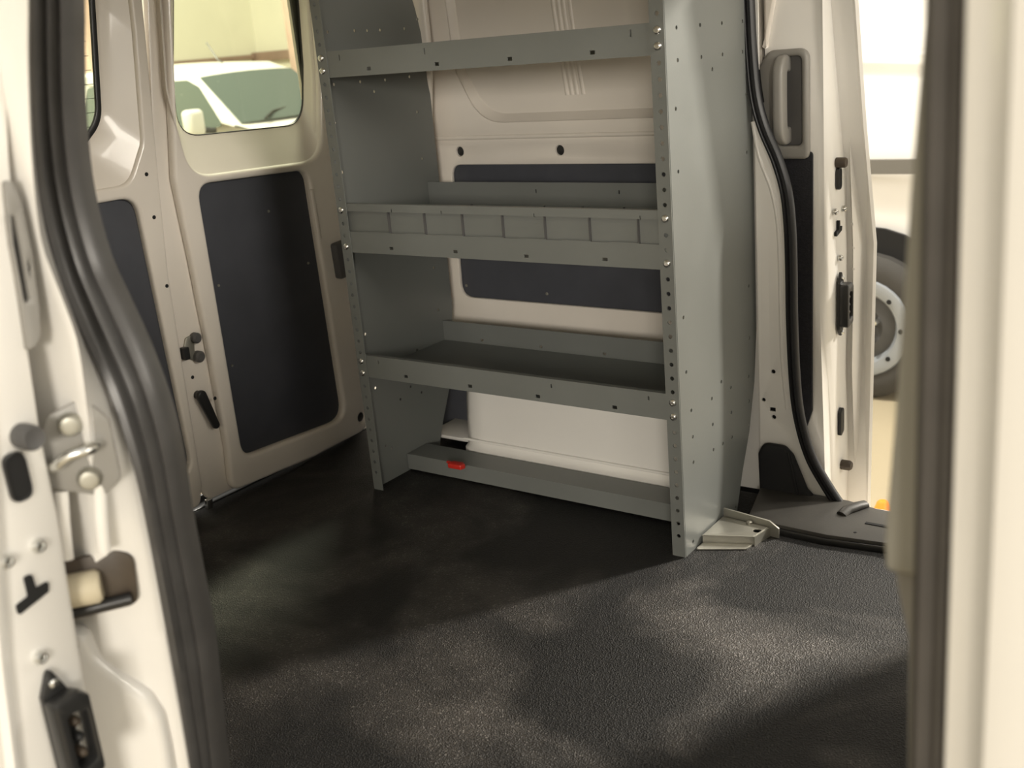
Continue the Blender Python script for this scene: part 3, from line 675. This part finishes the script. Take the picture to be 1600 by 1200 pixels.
skip = [.9617, .9364, .6494, .5703, .3112, .284]
zs = [z0 + pitch * k for k in range(-36, 8)]
zs = [z for z in zs if .02 < z < TOP - .02 and min(abs(z - s_) for s_ in skip) > .012]
for x0, x1, c in ((0, FW, .0125), (.80 - FW, .80, .80 - .0125)):
    plate('post_flange', PF, rect(x0, 0, x1, TOP), [circ(c, z, .0042, 8) for z in zs], .002, .004, M['shelf'], sh)
    # back flange
    xb0, xb1 = (0.002, .018) if x0 == 0 else (.782, .798)
    if x0: box('back_flange', (xb0, .343, .37), (xb1, .345, .95), M['shelf'], sh)
bm = bmesh.new()
prof_b = [(.0075, 0), (.0075, .001), (.0068, .003), (.005, .0045), (.0025, .0052)]
rws = []
for r_, h_ in prof_b: rws.append([bm.verts.new((r_ * math.cos(i * math.pi / 6), -h_, r_ * math.sin(i * math.pi / 6))) for i in range(12)])
for A, B in zip(rws, rws[1:]):
    for i in range(12): bm.faces.new((A[i], A[(i + 1) % 12], B[(i + 1) % 12], B[i]))
cv = bm.verts.new((0, -.0035, 0))
for i in range(12): bm.faces.new((rws[-1][i], rws[-1][(i + 1) % 12], cv))
bmesh.ops.recalc_face_normals(bm, faces=bm.faces)
bme = bpy.data.meshes.new('bolt'); bm.to_mesh(bme); bm.free(); bme.materials.append(M['bolt'])
bme.polygons.foreach_set('use_smooth', [True] * len(bme.polygons))
for x in (.0125, .80 - .0125):
    for z in skip: inst(bme, 'bolt', sh, (x, -.004, z))
def hole_px(px, hw, hh): 
    out = []
    for u, v in px: a, b = PF.on(u, v); out.append(rect(a - hw, b - hh, a + hw, b + hh, .001, 2))
    return out
TD = .300
def tray(name_floor, zf, zt, front_holes, back=True):
    box('shelf_tray', (.003, .0, zf), (.797, TD, zf + .002), M['shelf'], sh)
    plate('front_lip', PF, rect(.003, zf, .797, zt), front_holes, -.001, .0015, M['shelf'], sh)
    box('lip_return', (.003, .001, zt - .0018), (.797, .010, zt), M['shelf'], sh)
    if back:
        bh = [rect(x - .004, zf + .008, x + .004, zf + .014) for x in (.12, .29, .46, .63)]
        plate('back_lip', XZ(TD), rect(.003, zf, .797, zt), bh, -.0015, .0, M['shelf'], sh)
tray('top', .922, .974, hole_px([(577, 107), (683, 100), (797, 92), (926, 82)], .0055, .0035) + hole_px([(531, 90), (664, 80), (986, 52)], .0016, .006))
tray('low', .275, .326, hole_px([(635, 588), (735, 603), (841, 619), (961, 636)], .0055, .0035) + hole_px([(592, 566), (862, 603), (1014, 622)], .0016, .004))
# middle shelf: deep divided tray
zf, zt = .558, .663
box('shelf_tray', (.003, 0, zf), (.797, TD, zf + .002), M['shelf'], sh)
plate('upper_lip', PF, rect(.003, .647, .797, zt), hole_px([(612, 329), (690, 332), (835, 336), (1001, 340)], .0016, .0035), -.001, .0015, M['shelf'], sh)
box('lip_return', (.003, .001, zt - .0018), (.797, .010, zt), M['shelf'], sh)
plate('front_lip', PF, rect(.003, zf, .797, .603), hole_px([(612, 388), (712, 393), (823, 400), (946, 405)], .0055, .0032), -.001, .0015, M['shelf'], sh)
box('label_channel', (.003, .006, .590), (.797, .008, .655), M['shelf'], sh)
for u in (607, 663, 722, 785, 851, 921, 997):
    a, b = PF.on(u, 345 + (u - 540) * .045)
    box('divider', (a - .0008, -.0012, .602), (a + .0008, .0058, .6475), M['darkgrey'], sh)
    box('divider_foot', (a - .06, -.0022, .6025), (a + .002, -.0010, .6045), M['shelf'], sh)
plate('back_lip', XZ(TD), rect(.003, .613, .797, zt), [rect(x - .0015, .64, x + .0015, .648) for x in (.31, .52)], -.0015, 0, M['shelf'], sh)
box('back_channel', (.003, TD - .002, .559), (.797, TD, .613), M['shelf'], sh)
for u in (739, 852, 912, 976): 
    a, b = XZ(TD).on(u, 318); box('divider_edge', (a - .0011, TD - .008, .56), (a + .0011, TD - .002, .613), M['darkgrey'], sh)
# foot angle along the bottom
box('foot_rail', (.004, .116, .006), (.797, .118, .044), M['shelf'], sh)
box('foot_shelf', (.004, .118, .042), (.797, .190, .044), M['shelf'], sh)

# red clip on the foot rail
rc = thing('plastic_clip', (.11, .13, .044), 'small red plastic clip lying on the foot rail of the shelving', 'clip')
a, b = XY(.05).on(714, 727)
plate('clip_body', XY(.044), rounded([(a - .020, b - .012), (a + .018, b - .010), (a + .022, b + .004), (a + .010, b + .012), (a - .018, b + .010)], .005), [], .0, .012, M['red'], rc, .003)
tube('clip_tongue', [(a - .016, b, .053), (a - .03, b + .004, .052)], .004, M['red'], rc, 8)

# steel tie-down bracket beside the unit
br = thing('floor_bracket', (.87, .13, 0), 'pale steel Z-bracket bolted to the floor beside the shelving side panel', 'bracket')
PB = XY(.020)
hq = PB.on(1183, 829)
o4 = [PB.on(*p) for p in [(1118, 838), (1150, 811), (1200, 826), (1172, 844)]]
PB2 = [(.806, .098), (.806, .172), (.882, .168), (.882, .108)]
q4 = [PB.on(1110, 838), PB.on(1147, 814), PB.on(1201, 823), PB.on(1177, 838)]
plate('bracket_top', PB, rounded([(.804, q4[0][1]), (.804, q4[1][1] + .012), q4[2], q4[3]], .002), [circ(*hq, .008, 12)], -.003, 0, M['steel'], br, .001)
A, B = Vector((*q4[3], .019)), Vector((*q4[2], .019))
def wall(name, A, B, h, th, par, mt): 
    A = Vector(A); B = Vector(B); d = (B - A).normalized(); n = Vector((-d.y, d.x, 0)) * th
    return mesh_obj(name, [A, B, B + n, A + n, A - Vector((0, 0, h)), B - Vector((0, 0, h)), B + n - Vector((0, 0, h)), A + n - Vector((0, 0, h))], [(0, 1, 2, 3), (4, 5, 6, 7), (0, 1, 5, 4), (1, 2, 6, 5), (2, 3, 7, 6), (3, 0, 4, 7)], mt, par)
wall('bracket_web', B, A, .019, .003, br, M['steel'])
f4 = [(.804, q4[0][1] - .030), (q4[3][0] - .004, q4[3][1] - .022), q4[3], (.804, q4[0][1])]
wall('bracket_side', (.804, q4[0][1], .019), (*q4[3], .019), .017, .003, br, M['steel'])
plate('bracket_foot', XY(0), rounded(f4, .003), [], .0, .004, M['steel'], br, .001)
e0 = XY(.03).on(1155, 803); e1 = XY(.03).on(1209, 815)
mesh_obj('bracket_rear', [(.804, e0[1], .0), (.925, e0[1] - .012, .0), (.925, e0[1] - .012, .020), (.905, e0[1] - .010, .032), (.804, e0[1], .036), (.804, e0[1] + .004, .0), (.925, e0[1] - .008, .0), (.925, e0[1] - .008, .020), (.905, e0[1] - .006, .032), (.804, e0[1] + .004, .036)],
         [(0, 1, 2, 3, 4), (9, 8, 7, 6, 5), (0, 5, 6, 1), (1, 6, 7, 2), (2, 7, 8, 3), (3, 8, 9, 4), (4, 9, 5, 0)], M['steel'], br)
bq = PB.on(1171, 818); lathe('bracket_bolt', [(.006, 0), (.006, .004), (.003, .006), (0, .006)], PB.at(*bq, 0), (0, 0, 1), M['steel'], br, 10)

# ------------------------------------------------------------------ parked vehicles
def vehicle(name, loc, label, kz, front_wheel, rear_wheel, is_van):
    r = thing(name, loc, label, 'van' if is_van else 'car'); X0, Y0, Z0 = loc
    prof = [(-.03, .32), (0, .50), (-.02, .72), (-.10, .92), (-.32, 1.03), (-.78, 1.13), (-1.10, 1.42), (-1.40, 1.70), (-1.70, 1.82), (-2.4, 1.86), (-3.6, 1.86), (-4.15, 1.78), (-4.30, 1.2), (-4.34, .7), (-4.30, .32)]
    def hw(z):
        if z < .45: return .80
        if z < 1.05: return .80 + .045 * math.sin((z - .45) / .6 * math.pi / 1.2)
        return .83 - (z - 1.05) / .8 * .19
    def nose(x): return max(0, (x + .55) / .55) ** 2 * .16
    bm = bmesh.new(); n = len(prof); S = [-1, -.93, -.6, 0, .6, .93, 1]; rows = []
    for s_ in S:
        row = []
        for x, z in prof:
            crown = (.03 * (1 - s_ * s_) if z > 1.6 else 0) - (.035 if abs(s_) == 1 and z > 1.6 else 0)
            bow = .06 * (1 - s_ * s_) if x > -.6 else 0
            row.append(bm.verts.new((X0 + x + bow, Y0 + s_ * (hw(z) - nose(x)), Z0 + (z + crown) * kz)))
        rows.append(row)
    for A, B in zip(rows, rows[1:]):
        for i in range(n): bm.faces.new((A[i], A[(i + 1) % n], B[(i + 1) % n], B[i]))
    for row in (rows[0], rows[-1]):
        for i in range(n // 2):      # strips between the front and rear of the outline
            j = n - 1 - i
            if i + 1 < j - 1 or True:
                vs = [row[i], row[i + 1], row[j - 1], row[j]]
                vs2 = []
                for v in vs:
                    if v not in vs2: vs2.append(v)
                if len(vs2) > 2:
                    try: bm.faces.new(vs2)
                    except ValueError: pass
    bmesh.ops.triangulate(bm, faces=[f for f in bm.faces if len(f.verts) > 4])
    bm_obj('body', bm, M['paint'], r, 28)
    def side(nm, pts, s_, m, off=.004, th=.006):
        P_ = [Vector((X0 + x, Y0 + s_ * (hw(z) - nose(x) + off), Z0 + z * kz)) for x, z in pts]; k = len(P_)
        Q = [p - Vector((0, s_ * th, 0)) for p in P_]
        return mesh_obj(nm, P_ + Q, [tuple(range(k)), tuple(range(2 * k - 1, k - 1, -1))] + [(i, (i + 1) % k, k + (i + 1) % k, k + i) for i in range(k)], m, r)
    for s_ in (-1, 1):
        sp = rounded([(-.92, 1.13), (-1.33, 1.60), (-1.52, 1.69), (-2.12, 1.69), (-2.12, 1.10)], [.05, .08, .12, .05, .05], 5)
        side('side_window', sp, s_, M['carglass'])
        if not is_van: side('side_window', rounded([(-2.22, 1.10), (-2.22, 1.69), (-3.2, 1.69), (-3.3, 1.12)], .06, 5), s_, M['carglass'])
        side('side_moulding', rounded([(-.95, .60), (-.95, .70), (-2.95, .70), (-2.95, .60)] if not is_van else [(-.2, .905), (-.2, .958), (-4.2, .958), (-4.2, .905)], .01), s_, M['moulding'], .012, .03)
        if is_van: side('body_crease', rounded([(-2.2, 1.335), (-2.2, 1.35), (-4.1, 1.35), (-4.1, 1.335)], .01), s_, M['paint'], .006, .02)
        # mirror
        mb = box('mirror', (X0 - 1.16, Y0 + s_ * 1.03 - .10, Z0 + 1.06 * kz), (X0 - 1.02, Y0 + s_ * 1.03 + .10, Z0 + 1.06 * kz + .25), M['paint'], r, .05, 4)
        tube('mirror_arm', [(X0 - 1.08, Y0 + s_ * .80, Z0 + 1.09 * kz), (X0 - 1.08, Y0 + s_ * .98, Z0 + 1.12 * kz)], .03, M['darkgrey'], r, 10, (1, 0, 0))
        for wx in (front_wheel, rear_wheel):
            wc = Vector((X0 + wx, Y0 + s_ * .80, Z0 + .30)); ax = (0, s_, 0)
            ar = [(wx + .40 * math.cos(t_ * math.pi / 16), .30 / kz + .40 / kz * math.sin(t_ * math.pi / 16)) for t_ in range(17)]
            ar = [(wx + .40, .26)] + ar + [(wx - .40, .26)]
            side('wheel_well', ar, s_, M['hole'], .006, .02)
            wh = lathe('wheel', [(.20, -.17), (.275, -.17), (.298, -.15), (.305, -.09), (.298, .03), (.275, .05), (.235, .056), (.205, .050)], wc + Vector((0, s_ * .04, 0)), ax, M['tyre'], r, 36)
            lathe('rim', [(.205, .046), (.198, .058), (.178, .062), (.150, .055), (.140, .036), (.132, .020)], wc + Vector((0, s_ * .04, 0)), ax, M['rim'], wh, 36)
            lathe('wheel_disc', [(.150, .018), (.12, .030), (.085, .034), (.07, .024), (.05, .024), (.045, .045), (0, .05)], wc + Vector((0, s_ * .04, 0)), ax, M['wheeldisc'], wh, 30)
            for k in range(5):
                an = k * 2 * math.pi / 5 + .4
                lathe('wheel_nut', [(.014, 0), (.014, .03), (.008, .04), (0, .04)], wc + Vector((.066 * math.cos(an), s_ * .06, .066 * math.sin(an))), ax, M['bolt'], wh, 8)
            for k in range(8):
                an = k * math.pi / 4
                lathe('rim_hole', [(.010, 0), (.010, .004), (0, .004)], wc + Vector((.165 * math.cos(an), s_ * .0985, .165 * math.sin(an))), ax, M['hole'], wh, 8)
    # windscreen, pillars stay in body colour
    A = Vector((X0 - .80, 0, Z0 + 1.15 * kz)); B = Vector((X0 - 1.40, 0, Z0 + 1.69 * kz)); d = (B - A); nn = Vector((d.z, 0, -d.x)).normalized()
    g = []
    for k in range(9):
        y = -1 + k / 4
        g.append((A + nn * (.014) + Vector((.055 * (1 - y * y), Y0 + y * .70, 0)), B + nn * (.022) + Vector((0, Y0 + y * .62, .02 * (1 - y * y)))))
    V = [p for a_, b_ in g for p in (a_, b_)]; V2 = [p - nn * .012 for p in V]; m_ = len(V)
    Fc = [(2 * k, 2 * k + 1, 2 * k + 3, 2 * k + 2) for k in range(8)] + [(m_ + 2 * k, m_ + 2 * k + 2, m_ + 2 * k + 3, m_ + 2 * k + 1) for k in range(8)]
    Fc += [(2 * k, 2 * k + 2, m_ + 2 * k + 2, m_ + 2 * k) for k in range(8)] + [(2 * k + 1, m_ + 2 * k + 1, m_ + 2 * k + 3, 2 * k + 3) for k in range(8)] + [(0, m_, m_ + 1, 1), (16, 17, m_ + 17, m_ + 16)]
    mesh_obj('windscreen', V + V2, Fc, M['carglass'], r)
    for y0, y1 in ((-.45, .05), (.15, .6)):
        tube('wiper', [A + nn * .05 + Vector((.05, Y0 + y0, -.02)), A + nn * .035 + d * .10 + Vector((.02, Y0 + y0 + .2, 0)), A + nn * .03 + d * .16 + Vector((0, Y0 + y1, 0))], .012, M['black'], r, 6)
    tube('antenna', [(X0 - 1.75, Y0, Z0 + 1.86 * kz), (X0 - 1.82, Y0, Z0 + 1.90 * kz), (X0 - 1.95, Y0, Z0 + 2.12 * kz)], .008, M['black'], r, 6)
    for y in (-.55, .55):
        box('headlamp', (X0 - .18, Y0 + y - .15, Z0 + .76 * kz), (X0 - .05, Y0 + y + .15, Z0 + .92 * kz), M['bolt'], r, .03, 3)
    box('bumper', (X0 - .30, Y0 - .66, Z0 + .30 * kz), (X0 + .06, Y0 + .66, Z0 + .55 * kz), M['moulding'], r, .06, 3)
    box('underbody', (X0 - 4.1, Y0 - .70, Z0 + .22), (X0 - .1, Y0 + .70, Z0 + .34), M['hole'], r, .02)
    return r
vehicle('parked_car', (-6.0, 6.35, GZ), 'white car with raked windscreen, seen through the rear door window', .815, -.82, -3.5, False)
vehicle('parked_van', (3.85, 3.42, GZ), 'white van with grey side moulding and steel wheel beyond the far side doorway', 1.0, -.82, -3.56, True)

# hall posts seen through the rear windows
for u, dist, nm in ((463, 13.2, 'trim_8'), (134, 12.2, 'trim_9')):
    p = CAM + ray(u, 50) * dist
    tag(box(nm, (p.x - .09, p.y - .09, GZ), (p.x + .09, p.y + .09, 5.0), M['hallpost'], bev=.01), 'pinkish steel hall post seen at the ' + ('right edge of the wide rear window' if u > 300 else 'left in the defroster window'), 'post', 'structure')
# orange marker beyond the sill
p = CAM + ray(1379, 803) * ((GZ + .02 - CAM.z) / ray(1379, 803).z)
om = thing('floor_marker', (p.x, p.y, GZ), 'small orange plastic marker on the tan floor beyond the far doorway', 'marker')
lathe('marker_base', [(0, 0), (.05, 0), (.05, .012), (.03, .018), (0, .018)], (p.x, p.y, GZ), (0, 0, 1), M['orange'], om, 18)
lathe('marker_cone', [(.034, .017), (.018, .06), (.012, .065), (0, .065)], (p.x, p.y, GZ), (0, 0, 1), M['orange'], om, 18)
